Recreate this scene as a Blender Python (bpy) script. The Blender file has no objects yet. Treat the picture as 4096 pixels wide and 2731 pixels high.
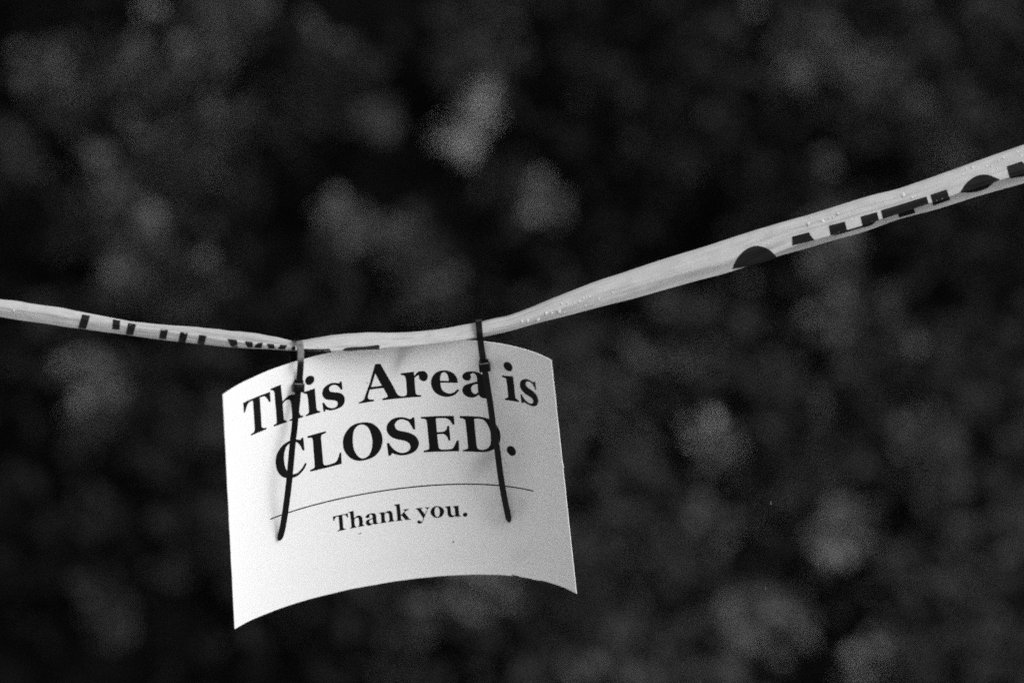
import bpy, bmesh, math, random
import numpy as np
from mathutils import Vector, Matrix, noise

scene = bpy.context.scene
COL = scene.collection

# ------------------------------------------------------------------ camera
PITCH = math.radians(22.0)          # looking down at the sign
DIST = 3.0                          # metres from lens to sign
FPX = 15645.469                     # focal length in pixels of the 4096 wide frame
IMW, IMH = 4096.0, 2731.0
SIGN_AT = Vector((0.0, 0.0, 0.95))  # the middle of the sheet in the world
POSE_R = (0.5381015775, 0.118839518, 0.09745331)
POSE_T = (-0.090058648, -0.093981758, -DIST)
CAM_ROT = Matrix.Rotation(math.pi / 2 - PITCH, 4, 'X')
CAM_LOC = SIGN_AT - (CAM_ROT @ Vector(POSE_T))
CAM = Matrix.Translation(CAM_LOC) @ CAM_ROT
cam_data = bpy.data.cameras.new('camera')
cam = bpy.data.objects.new('camera', cam_data)
COL.objects.link(cam)
cam.matrix_world = CAM
cam_data.sensor_width = 36.0
cam_data.lens = 36.0 * FPX / IMW
cam_data.clip_start = 0.05
cam_data.clip_end = 600.0
cam_data.dof.use_dof = True
cam_data.dof.focus_distance = 2.985
cam_data.dof.aperture_fstop = 3.5
scene.camera = cam

# ------------------------------------------------------------------ sky and sun
SUN_EL, SUN_AZ = math.radians(45.0), math.radians(121.0)   # azimuth clockwise from +Y
world = bpy.data.worlds.new('World')
scene.world = world
world.use_nodes = True
wn, wl = world.node_tree.nodes, world.node_tree.links
wn.clear()
w_out = wn.new('ShaderNodeOutputWorld')
w_bg = wn.new('ShaderNodeBackground')
w_bw = wn.new('ShaderNodeRGBToBW')            # black and white photograph
w_sky = wn.new('ShaderNodeTexSky')
w_sky.sky_type = 'NISHITA'
w_sky.sun_disc = False
w_sky.sun_elevation = SUN_EL
w_sky.sun_rotation = SUN_AZ
w_sky.dust_density = 4.0
w_bg.inputs['Strength'].default_value = 0.15
wl.new(w_sky.outputs[0], w_bw.inputs[0])
wl.new(w_bw.outputs[0], w_bg.inputs['Color'])
wl.new(w_bg.outputs[0], w_out.inputs['Surface'])
sun_data = bpy.data.lights.new('sun', 'SUN')
sun_data.energy = 0.45
sun_data.angle = math.radians(22.0)
sun_data.color = (1.0, 1.0, 1.0)
sun = bpy.data.objects.new('sun', sun_data)
COL.objects.link(sun)
sd = Vector((math.sin(SUN_AZ) * math.cos(SUN_EL), math.cos(SUN_AZ) * math.cos(SUN_EL), math.sin(SUN_EL)))
sun.rotation_euler = (-sd).to_track_quat('-Z', 'Y').to_euler()
sun.location = (2, -3, 6)

scene.view_settings.view_transform = 'Standard'
scene.view_settings.look = 'None'
scene.view_settings.gamma = 1.0
scene.view_settings.exposure = 0.92
scene.cycles.use_denoising = False
scene.cycles.max_bounces = 6
scene.cycles.diffuse_bounces = 3
scene.cycles.use_adaptive_sampling = False
scene.cycles.use_light_tree = False
scene.cycles.pixel_filter_type = 'BLACKMAN_HARRIS'
scene.cycles.filter_width = 1.75

# ------------------------------------------------------------------ helpers
def link(name, me, mat=None, parent=None, smooth=True):
    o = bpy.data.objects.new(name, me)
    COL.objects.link(o)
    if mat is not None:
        me.materials.append(mat)
    if parent is not None:
        o.parent = parent
        o.matrix_parent_inverse = parent.matrix_world.inverted()
    if smooth and me.polygons:
        me.polygons.foreach_set('use_smooth', [True] * len(me.polygons))
    return o

def mesh_from(name, verts, faces):
    me = bpy.data.meshes.new(name)
    me.from_pydata([tuple(v) for v in verts], [], faces)
    me.update()
    return me

def thing(name, label, cat, loc, group=None):
    o = bpy.data.objects.new(name, None)
    COL.objects.link(o)
    o.location = loc
    o.matrix_world = Matrix.Translation(loc)
    o.empty_display_size = 0.02
    tag(o, label, cat, group)
    return o

def tag(o, label=None, cat=None, group=None, kind=None):
    if label: o['label'] = label
    if cat: o['category'] = cat
    if group: o['group'] = group
    if kind: o['kind'] = kind
    return o

def grey_mat(name, v, rough=0.5, spec=0.5, coat=0.0, coat_rough=0.1):
    m = bpy.data.materials.new(name)
    m.use_nodes = True
    b = m.node_tree.nodes['Principled BSDF']
    b.inputs['Base Color'].default_value = (v, v, v, 1)
    b.inputs['Roughness'].default_value = rough
    b.inputs['Specular IOR Level'].default_value = spec
    b.inputs['Coat Weight'].default_value = coat
    b.inputs['Coat Roughness'].default_value = coat_rough
    return m

def add_bump(m, scale, strength, dist=0.001, coord='Object', stretch=(1, 1, 1), detail=4):
    n, l = m.node_tree.nodes, m.node_tree.links
    tc = n.new('ShaderNodeTexCoord'); mp = n.new('ShaderNodeMapping')
    mp.inputs['Scale'].default_value = stretch
    tx = n.new('ShaderNodeTexNoise'); tx.inputs['Scale'].default_value = scale
    tx.inputs['Detail'].default_value = detail
    bp = n.new('ShaderNodeBump'); bp.inputs['Strength'].default_value = strength
    bp.inputs['Distance'].default_value = dist
    l.new(tc.outputs[coord], mp.inputs[0]); l.new(mp.outputs[0], tx.inputs['Vector'])
    l.new(tx.outputs['Fac'], bp.inputs['Height'])
    l.new(bp.outputs[0], n['Principled BSDF'].inputs['Normal'])
    return tx

def at(px, py, depth=DIST):
    """World point that stands `depth` metres along the lens axis, measured on the photograph."""
    return CAM @ Vector(((px - IMW / 2) * depth / FPX, -(py - IMH / 2) * depth / FPX, -depth))

# ------------------------------------------------------------------ the bent sheet
SHW, SHH = 0.2794, 0.2159
BEND = (0.523777257, 0.144107763, 0.341152025, 0.072563652, -0.039657017,
        -0.028171981, -0.043013525, -0.290847120, 0.086951778)
def _rot(r):
    r = np.array(r); a = np.linalg.norm(r); k = r / a
    K = np.array([[0, -k[2], k[1]], [k[2], 0, -k[0]], [-k[1], k[0], 0]])
    return np.eye(3) + math.sin(a) * K + (1 - math.cos(a)) * K @ K
POSE_M = _rot(POSE_R)
def sheet_cam(u, v):
    a1, a2, a3, c1, c2, s1, e1, e2, e3 = BEND
    y = v / (SHH / 2)
    x = np.linspace(0, 1, 25) * u
    q = x / (SHW / 2)
    th = (a1 + c1 * y) * q + (a2 + c2 * y) * q * q + (a3 + e1 * y) * q ** 3
    w = np.full(25, 1.0); w[0] = w[-1] = .5
    dx = u / 24
    p = np.array([(np.cos(th) * w).sum() * dx * (1 + .1 * e2 * y), v,
                  (np.sin(th) * w).sum() * dx + .01 * (s1 * y * y + e3 * y * u / (SHW / 2))])
    return POSE_M @ p + np.array(POSE_T)
def sheet(u, v, off=0.0):
    """World point of the sheet at (u, v) metres from its middle, `off` metres off its printed face."""
    p = sheet_cam(u, v)
    if off:
        h = 1e-4
        n = np.cross(sheet_cam(u + h, v) - p, sheet_cam(u, v + h) - p)
        n /= np.linalg.norm(n)
        p = p + n * off
    return CAM @ Vector(p)
def sheet_at(px, py):
    """(u, v, depth) of the sheet point seen at a spot measured on the photograph."""
    uv = np.array([(px - 1600) / 4900, -(py - 1950) / 4400])
    def pr(u, v):
        q = sheet_cam(u, v)
        return np.array([IMW / 2 + FPX * q[0] / -q[2], IMH / 2 - FPX * q[1] / -q[2]])
    for _ in range(10):
        q = pr(*uv); h = 1e-5
        J = np.column_stack([(pr(uv[0] + h, uv[1]) - q) / h, (pr(uv[0], uv[1] + h) - q) / h])
        uv = uv + np.linalg.solve(J, np.array([px, py]) - q)
    return uv[0], uv[1], -sheet_cam(*uv)[2]

GLYPHS = [
  (1, "-11920,9057 -11019,9025 -10363,9006 -9874,8979 -9421,8974 -9419,8090 -9558,8110 -9722,8496s -9874,8722s -9981,8791s -10346,8822 -10346,7642 -10359,6275s -10284,6103s -10176,6043s -9957,5991 -9960,5843 -11386,5873 -11384,6021 -11127,6056s -11008,6219s -10999,6512s -10989,7769 -10993,8840 -11369,8823s -11539,8679s -11654,8473s -11789,8166 -11912,8157"),
  (1, "-9367,9210 -8446,9248 -8440,8603 -8404,7743 -8133,7943s -7842,8064s -7493,8040s -7261,7873s -7145,7577s -7128,7240s -7110,6421 -7076,6188s -6985,6011s -6811,5956 -6811,5815 -7948,5807 -7939,5934 -7787,5957s -7714,6099s -7698,6687 -7730,7437s -7802,7646s -7971,7740s -8186,7703s -8412,7525 -8420,6936 -8408,6228s -8344,6038s -8175,5930 -8177,5812 -9298,5821 -9309,5966 -9096,6015s -9031,6158s -9020,6970 -9037,8084 -9045,8713s -9103,8919s -9187,9017s -9365,9085"),
  (1, "-5929,9235s -5728,9098s -5666,8880s -5725,8655s -5899,8490s -6150,8468s -6350,8634s -6416,8908s -6338,9113s -6166,9236s"),
  (1, "-6638,7982 -6161,8001 -5691,8042 -5685,7408 -5689,6383 -5658,6145s -5568,6025s -5407,5948 -5407,5824 -6606,5812 -6604,5933 -6426,5975s -6322,6133s -6301,6641 -6315,7454 -6348,7666s -6428,7771s -6635,7847"),
  (1, "-3670,8115 -3518,8113 -3505,7666 -3503,7389 -3634,7400 -3695,7548s -3869,7804s -4101,7939s -4345,7931s -4525,7801s -4550,7646s -4480,7440s -4199,7304s -3774,7162s -3547,6976s -3412,6702s -3397,6429s -3493,6126s -3703,5904s -4049,5796s -4367,5764s -4655,5810s -4972,5959 -5034,5799 -5155,5805 -5185,6602 -5057,6612 -4931,6341s -4754,6106s -4473,5959s -4206,5955s -4027,6088s -3974,6292s -4067,6503s -4301,6614s -4775,6786s -4980,6975s -5098,7194s -5128,7445s -5057,7722s -4855,7965s -4525,8123s -4231,8145s -3945,8076s -3710,7982"),
  (1, "-798,9105 -393,9093 507,6822 651,6355s 789,6128s 1038,6002 1026,5845 -477,5860 -470,6018 -180,6049s -70,6123s -61,6242s -319,6922 -1389,6961 -1578,6398s -1566,6216s -1458,6092s -1128,6026 -1134,5877 -2317,5880 -2307,6003 -2064,6070s -1867,6242s -1766,6522s -1345,7519;-850,8299 -432,7148 -1268,7164"),
  (1, "1112,8037 2129,8086 2143,7721 2394,7999s 2635,8094s 2843,8101s 2996,8041s 3123,7882s 3188,7633s 3090,7325s 2926,7191s 2769,7202s 2572,7329s 2499,7544s 2508,7752 2316,7677s 2141,7512 2126,6946 2125,6227s 2172,6073s 2282,6004s 2526,5969 2522,5829 1026,5845 1038,6002 1246,6000s 1395,6088s 1451,6292s 1481,7306 1454,7607s 1390,7778s 1292,7848s 1114,7906"),
  (1, "5391,6421 5500,6311 5294,6047s 5041,5846s 4731,5735s 4430,5714s 4095,5809s 3768,5994s 3554,6252s 3413,6605s 3381,7003s 3442,7346s 3607,7659s 3841,7897s 4154,8048s 4501,8091s 4819,8039s 5087,7904s 5285,7709s 5413,7439s 5467,7068s 5448,6968 4109,7000 4114,6677s 4185,6378s 4359,6151s 4648,6022s 4929,6045s 5178,6195s;4106,7173 4125,7444s 4214,7738s 4333,7884s 4466,7931s 4610,7856s 4722,7657s 4772,7360s 4764,7137"),
  (1, "6496,7814 6538,7557s 6488,7355s 6368,7225s 6235,7193s 6002,7257s 5885,7402s 5859,7599s 5963,7801s 6171,7958s 6482,8036s 6790,8056s 7091,8005s 7345,7892s 7505,7709s 7558,7441s 7557,6944 7561,6247s 7609,6052s 7703,5987s 7892,5996 7890,5859 7567,5698s 7325,5700s 7115,5807s 7001,5997 6810,5809s 6451,5686s 6151,5722s 5886,5911s 5758,6181s 5771,6455s 5911,6708s 6163,6867s 6567,7013s 6984,7166 7004,7391s 6973,7661s 6859,7851s 6686,7876s;6997,6943 6988,6221 6832,6060s 6677,6037s 6514,6164s 6449,6409s 6477,6610s 6613,6792s 6819,6905s"),
  (1, "9613,9283s 9857,9239s 10018,9012s 10014,8722s 9884,8521s 9706,8473s 9443,8552s 9297,8813s 9323,9080s 9460,9232s"),
  (1, "9060,7973 9512,8003 10004,8074 10020,7381 10019,6377s 10043,6117s 10301,5938 10279,5810 9112,5773 9116,5922 9344,6016s 9410,6199s 9414,7099 9399,7597s 9342,7771s 9080,7829"),
  (1, "11874,8122 11986,8132 12000,7768 12014,7403 11917,7382 11799,7703s 11604,7905s 11341,7958s 11144,7848s 11069,7643s 11151,7429s 11479,7260s 11839,7082s 12055,6783s 12098,6427s 11977,6094s 11758,5864s 11423,5760s 11059,5814s 10708,5932 10644,5810 10515,5793 10480,6601 10597,6593 10745,6287s 10980,6058s 11285,5958s 11508,6051s 11596,6264s 11525,6454s 11249,6611s 10944,6711s 10659,6953s 10530,7290s 10580,7672s 10761,7929s 11037,8082s 11359,8121s 11622,8069s 11805,7994"),
  (2, "-6937,4018 -6928,3497 -6926,2873 -7068,2883 -7210,3310s -7377,3640s -7616,3858s -7898,3953s -8164,3837s -8405,3646s -8563,3252s -8647,2762s -8648,2276s -8569,1794s -8403,1386s -8165,1110s -7947,1034s -7627,1048s -7294,1287s -7087,1534s -6962,1738 -6829,1626 -7045,1242s -7316,980s -7647,775s -8032,731s -8410,829s -8784,1035s -9056,1346s -9284,1852s -9375,2445s -9319,3014s -9141,3432s -8819,3796s -8443,4022s -8048,4108s -7728,4085s -7477,4019s -7184,3889 -7079,4028"),
  (2, "-6596,4033 -5110,4057 -5091,3897 -5389,3839s -5490,3729s -5520,3530s -5518,2526 -5513,1343s -5468,1122s -5290,1038s -4891,1036s -4550,1104s -4384,1289s -4276,1505s -4159,1859 -4037,1864 -4068,845 -5216,791 -6590,820 -6600,981 -6341,1024s -6225,1129s -6207,1368s -6196,2581 -6192,3480s -6221,3713s -6323,3813s -6586,3867"),
  (2, "-2023,4151s -1584,4020s -1273,3782s -1001,3442s -812,2995s -743,2429s -842,1855s -1073,1373s -1460,989s -1952,804s -2494,773s -2906,878s -3279,1134s -3608,1575s -3810,2108s -3834,2669s -3745,3166s -3514,3597s -3153,3964s -2654,4167s;-2217,3982s -1984,3878s -1765,3613s -1620,3171s -1542,2638s -1555,2155s -1685,1554s -1894,1176s -2178,988s -2448,973s -2704,1165s -2915,1558s -3032,2001s -3058,2527s -3016,3071s -2917,3499s -2742,3807s -2488,3978s"),
  (2, "1687,4023 1842,4042 1840,3541 1838,2952 1690,2950 1519,3401s 1365,3695s 1141,3859s 883,3959s 613,3924s 391,3746s 284,3519s 336,3235s 540,3000s 942,2844s 1400,2652s 1762,2369s 1968,2001s 2014,1648s 1879,1242s 1588,924s 1162,763s 715,715s 308,806s -90,1021 -222,850 -407,827 -445,1982 -275,1990 -131,1637s 136,1249s 443,1014s 762,936s 1094,1016s 1288,1237s 1339,1510s 1215,1804s 935,2012s 418,2201s -7,2453s -250,2767s -367,3166s -306,3571s -103,3886s 242,4112s 633,4170s 1043,4112s 1528,3891"),
  (2, "2343,4015 3618,4011 4894,3997 4887,3207 4741,3200 4581,3555s 4389,3741s 4118,3810s 3491,3815 3480,3249 3472,2560 3914,2572s 4129,2674s 4247,2853s 4318,3095 4458,3112 4451,1769 4303,1773 4221,2121s 4032,2331s 3829,2380s 3473,2365 3471,1787 3490,1297s 3549,1049s 3783,963s 4196,959s 4510,1011s 4702,1253s 4931,1741 5089,1773 5041,766 3699,775 2321,811 2322,954 2583,1001s 2729,1103s 2772,1304s 2778,2361 2766,3618s 2702,3764s 2570,3835s 2349,3873"),
  (2, "5350,3987 6387,3990 6913,3981s 7435,3902s 7946,3651s 8264,3202s 8416,2691s 8407,2199s 8272,1689s 7985,1283s 7603,975s 7164,792s 6634,736s 5939,748 5344,750 5346,902 5610,958s 5741,1071s 5763,1338s 5769,2237 5750,3458s 5715,3660s 5600,3739s 5344,3796;6457,3778 6442,2589 6453,1280s 6520,1038s 6722,946s 7041,988s 7338,1176s 7545,1524s 7631,2106s 7621,2800s 7458,3355s 7205,3699s 6861,3795s"),
  (2, "9169,1588s 9437,1506s 9568,1202s 9508,881s 9250,680s 8985,787s 8826,1111s 8917,1434s"),
  (3, "-5108,-3737 -4577,-3732 -3925,-3740 -3941,-4140 -3980,-4130 -4080,-3930s -4178,-3823s -4370,-3806 -4370,-4292 -4372,-4915s -4337,-5048s -4192,-5106 -4184,-5170 -4849,-5176 -4857,-5122 -4709,-5067s -4667,-4984s -4662,-4425 -4663,-3834 -4831,-3831s -4945,-3936s -5039,-4139 -5101,-4132"),
  (3, "-3892,-3645 -3468,-3601 -3471,-3993 -3467,-4305 -3345,-4188s -3201,-4128s -3044,-4142s -2912,-4244s -2853,-4382s -2830,-4657 -2837,-4987s -2800,-5079s -2717,-5138 -2729,-5177 -3225,-5171 -3230,-5118 -3147,-5064s -3123,-4965s -3113,-4594 -3141,-4380s -3230,-4287s -3354,-4310s -3459,-4431 -3471,-4719 -3456,-4992s -3362,-5139 -3365,-5170 -3864,-5182 -3873,-5139 -3759,-5066s -3743,-4966s -3732,-4450 -3745,-3908s -3784,-3733s -3886,-3687"),
  (3, "-2285,-4233 -2267,-4341s -2312,-4487s -2445,-4521s -2561,-4435s -2569,-4319s -2458,-4218s -2260,-4135s -2035,-4140s -1850,-4218s -1768,-4400s -1771,-4669 -1766,-4961s -1733,-5092s -1623,-5124 -1626,-5165 -1837,-5217s -1957,-5197s -2053,-5091 -2201,-5206s -2393,-5228s -2541,-5114s -2605,-4913s -2530,-4721s -2315,-4642s -2059,-4581 -2047,-4427s -2081,-4296s -2180,-4224s;-2057,-4674 -2046,-4988 -2120,-5056s -2241,-5052s -2319,-4932s -2289,-4751s -2180,-4691s"),
  (3, "-1559,-4216 -1129,-4198 -1123,-4337 -965,-4208s -814,-4175s -651,-4184s -531,-4342s -500,-4585s -501,-4921 -472,-5084s -379,-5159 -382,-5199 -899,-5189 -901,-5149 -801,-5087s -773,-4934s -776,-4537s -829,-4370s -940,-4311s -1103,-4400 -1125,-4811 -1109,-5032s -1019,-5148 -1023,-5196 -1540,-5189 -1538,-5150 -1426,-5092s -1400,-4958s -1395,-4564 -1406,-4384s -1449,-4296s -1553,-4247"),
  (3, "-325,-3676 103,-3655 116,-4032 131,-4687 271,-4569 441,-4377s 454,-4319s 350,-4284 355,-4216 780,-4227 776,-4276 616,-4343s 495,-4424 413,-4531 551,-4769 708,-5069s 766,-5157s 870,-5191 866,-5240 452,-5211 236,-4821s 176,-4753s 126,-4765 125,-5102s 242,-5179 239,-5218 -293,-5204 -290,-5164 -196,-5120s -162,-4997s -157,-4384 -170,-3908s -211,-3793s -321,-3735"),
  (3, "1285,-4251 1817,-4243 1813,-4302 1720,-4351s 1716,-4411s 1959,-4877 2158,-4419s 2157,-4351s 2010,-4296 2014,-4245 2368,-4253 2364,-4300 2260,-4370s 2186,-4482 1945,-5055 1786,-5418s 1672,-5625s 1486,-5702s 1331,-5583s 1341,-5444s 1477,-5381s 1600,-5496s 1663,-5523s 1810,-5320 1801,-5219 1438,-4398s 1362,-4317s 1287,-4299"),
  (3, "2945,-4213s 3217,-4293s 3397,-4506s 3442,-4769s 3320,-5081s 3109,-5265s 2861,-5293s 2622,-5204s 2445,-4947s 2407,-4684s 2521,-4395s 2713,-4245s;2940,-4280s 3047,-4380s 3111,-4605s 3099,-4884s 3022,-5118s 2899,-5220s 2790,-5159s 2725,-4933s 2724,-4653s 2783,-4399s"),
  (3, "3528,-4307 3958,-4259 3970,-4941s 4037,-5124s 4167,-5150s 4271,-5075 4276,-4594s 4241,-4412s 4131,-4356 4135,-4296 4566,-4252 4574,-4765 4572,-5005s 4608,-5167s 4702,-5230 4699,-5270 4287,-5284 4281,-5155 4123,-5289s 3940,-5320s 3767,-5230s 3693,-5005s 3695,-4685 3678,-4484s 3619,-4392s 3531,-4355"),
  (3, "5039,-4916s 5166,-4970s 5204,-5119s 5126,-5266s 5008,-5309s 4880,-5254s 4850,-5105s 4914,-4962s"),
  (4, "-3265,-5761 -3200,-5790s -3113,-5789s -3005,-5741 -2989,-5761 -3082,-5838s -3170,-5854s -3246,-5811s"),
  (4, "3932,-7542s 3979,-7647s 3917,-7745s 3870,-7640s"),
  (4, "-1648,7677 -1573,7619s -1510,7593s -1473,7557s -1514,7534s -1577,7575s"),
  (4, "-1499,3960 -1427,3913 -1320,3945 -1402,3857"),
  (4, "8197,-10669s 8760,-10757s 9087,-10855s 9034,-10910s 8561,-10854s 8175,-10718s"),
]

# ------------------------------------------------------------------ ground and bank behind the sign
def bank_height(x, y):
    if y < 1.0:
        b = 0.0
    elif y < 3.0:
        t = (y - 1.0) / 2.0
        b = -1.95 * t * t * (3 - 2 * t)
    else:
        b = -1.95 + 0.52 * (y - 3.0)
        if y > 14: b = -1.95 + 0.52 * 11 + 0.15 * (y - 14)
    n = noise.noise(Vector((x * .9, y * .9, 3.1))) * .16 + noise.noise(Vector((x * 2.3, y * 2.3, 7.7))) * .07
    f = min(1.0, max(0.0, (y - 1.0) / 1.5))
    return b + n * f + noise.noise(Vector((x * 1.3, y * 1.3, 0))) * .02

def axis(lo, hi, dense_lo, dense_hi, step, far_step):
    a = list(np.arange(lo, dense_lo, far_step)) + list(np.arange(dense_lo, dense_hi, step)) + list(np.arange(dense_hi, hi + 1, far_step))
    return a
xs = axis(-150, 150, -5, 5, .12, 5.0)
ys = axis(-60, 260, -5, 11, .12, 5.0)
gv = [(x, y, bank_height(x, y)) for y in ys for x in xs]
nx = len(xs)
gf = [(j * nx + i, j * nx + i + 1, (j + 1) * nx + i + 1, (j + 1) * nx + i) for j in range(len(ys) - 1) for i in range(nx - 1)]
soil = grey_mat('wet_soil', 0.012, rough=0.95, spec=0.02)
sn, sl = soil.node_tree.nodes, soil.node_tree.links
s_tx = add_bump(soil, 9.0, 0.8, dist=0.03)
s_r = sn.new('ShaderNodeValToRGB')
s_r.color_ramp.elements[0].color = (.004, .004, .004, 1); s_r.color_ramp.elements[0].position = .4
s_r.color_ramp.elements[1].color = (.015, .015, .015, 1); s_r.color_ramp.elements[1].position = .7
sl.new(s_tx.outputs['Fac'], s_r.inputs[0]); sl.new(s_r.outputs[0], sn['Principled BSDF'].inputs['Base Color'])
ground = link('ground', mesh_from('ground', gv, gf), soil)
tag(ground, 'dark wet soil of the slope behind the sign', None, None, 'structure')

# pale gravel added out of view to bounce light up onto the sign
pxs = list(np.arange(-40, -6, 2.0)) + list(np.arange(-6, 6, .3)) + list(np.arange(6, 41, 2.0))
pys = list(np.arange(-14, -3, 1.0)) + list(np.arange(-3, .75, .15))
pv = [(x, y + (.12 * noise.noise(Vector((x * 1.5, 0, 4))) if y > .5 else 0), bank_height(x, y) + .02) for y in pys for x in pxs]
npx = len(pxs)
pf = [(j * npx + i, j * npx + i + 1, (j + 1) * npx + i + 1, (j + 1) * npx + i) for j in range(len(pys) - 1) for i in range(npx - 1)]
gravel = grey_mat('bounce_gravel', .32, rough=.9, spec=.1)
g_tx = add_bump(gravel, 60.0, .9, dist=.012)
gn, gl = gravel.node_tree.nodes, gravel.node_tree.links
g_r = gn.new('ShaderNodeMapRange'); g_r.inputs['From Min'].default_value = .35; g_r.inputs['From Max'].default_value = .65
g_r.inputs['To Min'].default_value = .35; g_r.inputs['To Max'].default_value = .55
gl.new(g_tx.outputs['Fac'], g_r.inputs['Value']); gl.new(g_r.outputs[0], gn['Principled BSDF'].inputs['Base Color'])
bounce_path = link('bounce_path', mesh_from('bounce_path', pv, pf), gravel)
tag(bounce_path, 'unseen pale gravel added to bounce light up onto the sign', None, None, 'structure')

# ------------------------------------------------------------------ leaves
def leaf_mesh(name, P, D, N, L, Wd, tone):
    """P base, D direction, N normal (n x 3), L length, Wd width, tone per leaf -> one mesh of folded leaves."""
    n = len(P)
    S = np.cross(D, N)
    S /= np.linalg.norm(S, axis=1)[:, None] + 1e-9
    N2 = np.cross(S, D)
    L = L[:, None]; Wd = Wd[:, None]
    tip = P + D * L - N2 * L * .18
    mid = P + D * L * .5
    a1 = P + D * L * .32 + S * Wd * .5 + N2 * Wd * .14
    a2 = P + D * L * .68 + S * Wd * .38 + N2 * Wd * .08
    b1 = P + D * L * .32 - S * Wd * .5 + N2 * Wd * .14
    b2 = P + D * L * .68 - S * Wd * .38 + N2 * Wd * .08
    V = np.stack([P, a1, a2, tip, b2, b1, mid], 1).reshape(-1, 3)
    base = (np.arange(n) * 7)[:, None]
    F = np.stack([base + np.array([0, 1, 2, 6]), base + np.array([6, 2, 3, 4]), base + np.array([0, 6, 4, 5])], 1).reshape(-1, 4)
    me = bpy.data.meshes.new(name)
    me.vertices.add(len(V)); me.vertices.foreach_set('co', V.astype(np.float32).ravel())
    me.loops.add(F.size); me.loops.foreach_set('vertex_index', F.astype(np.int32).ravel())
    me.polygons.add(len(F)); me.polygons.foreach_set('loop_start', np.arange(0, F.size, 4, dtype=np.int32))
    me.polygons.foreach_set('loop_total', np.full(len(F), 4, dtype=np.int32))
    me.update(); me.validate()
    at_ = me.attributes.new('tone', 'FLOAT', 'POINT')
    at_.data.foreach_set('value', np.repeat(tone, 7).astype(np.float32))
    return me

def leaf_mat(name, rough, spec):
    m = bpy.data.materials.new(name); m.use_nodes = True
    n, l = m.node_tree.nodes, m.node_tree.links
    b = n['Principled BSDF']; b.inputs['Roughness'].default_value = rough
    b.inputs['Specular IOR Level'].default_value = spec
    a = n.new('ShaderNodeAttribute'); a.attribute_name = 'tone'
    l.new(a.outputs['Fac'], b.inputs['Base Color'])
    return m

rng = np.random.default_rng(11)
def unit(a): return a / (np.linalg.norm(a, axis=1)[:, None] + 1e-9)

def ray_to_bank(px, py, lift=0.0):
    o = CAM_LOC; d = (at(px, py, 1.0) - CAM_LOC).normalized()
    t = 4.0
    while t < 30:
        p = o + d * t
        if p.z < bank_height(p.x, p.y) + lift: return p
        t += .03
    return o + d * 9

LP, LD, LN, LL, LW, LT = [], [], [], [], [], []
def add_leaves(P, L, W, tone, up=.6):
    n = len(P)
    d = unit(rng.normal(size=(n, 3)) * [1, 1, .6] + [0, -.35, .1])
    nn = unit(rng.normal(size=(n, 3)) * .6 + [0, -.35, up])
    LP.append(P); LD.append(d); LN.append(nn); LL.append(L); LW.append(W); LT.append(tone)

# dark low growth all over the bank: sprays of leaves, thinned into clumps with bare gaps
N_SPRAY = 7500
cnt = 0
for _ in range(N_SPRAY):
    x = rng.uniform(-3.4, 3.4); y = rng.uniform(2.2, 9.0)
    xs_ = x + .35 * y
    f = noise.noise(Vector((xs_ * 2.0 + 5, y * 1.1, 1.7))) + .6 * noise.noise(Vector((xs_ * 6.5, y * 2.6, 9.2))) + .3 * noise.noise(Vector((xs_ * 14, y * 6, 4.2)))
    if f < rng.uniform(-.5, .15): continue
    k = int(rng.integers(7, 13))
    h = rng.uniform(.02, .22)
    c = np.array([x, y, bank_height(x, y) + h])
    P = c + rng.normal(size=(k, 3)) * [.07, .07, .05]
    base = .008 + .085 * max(0, f + .15) ** 1.5
    add_leaves(P, rng.uniform(.035, .075, k), rng.uniform(.018, .035, k), base * rng.uniform(.6, 1.5, k))
    cnt += k

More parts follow.
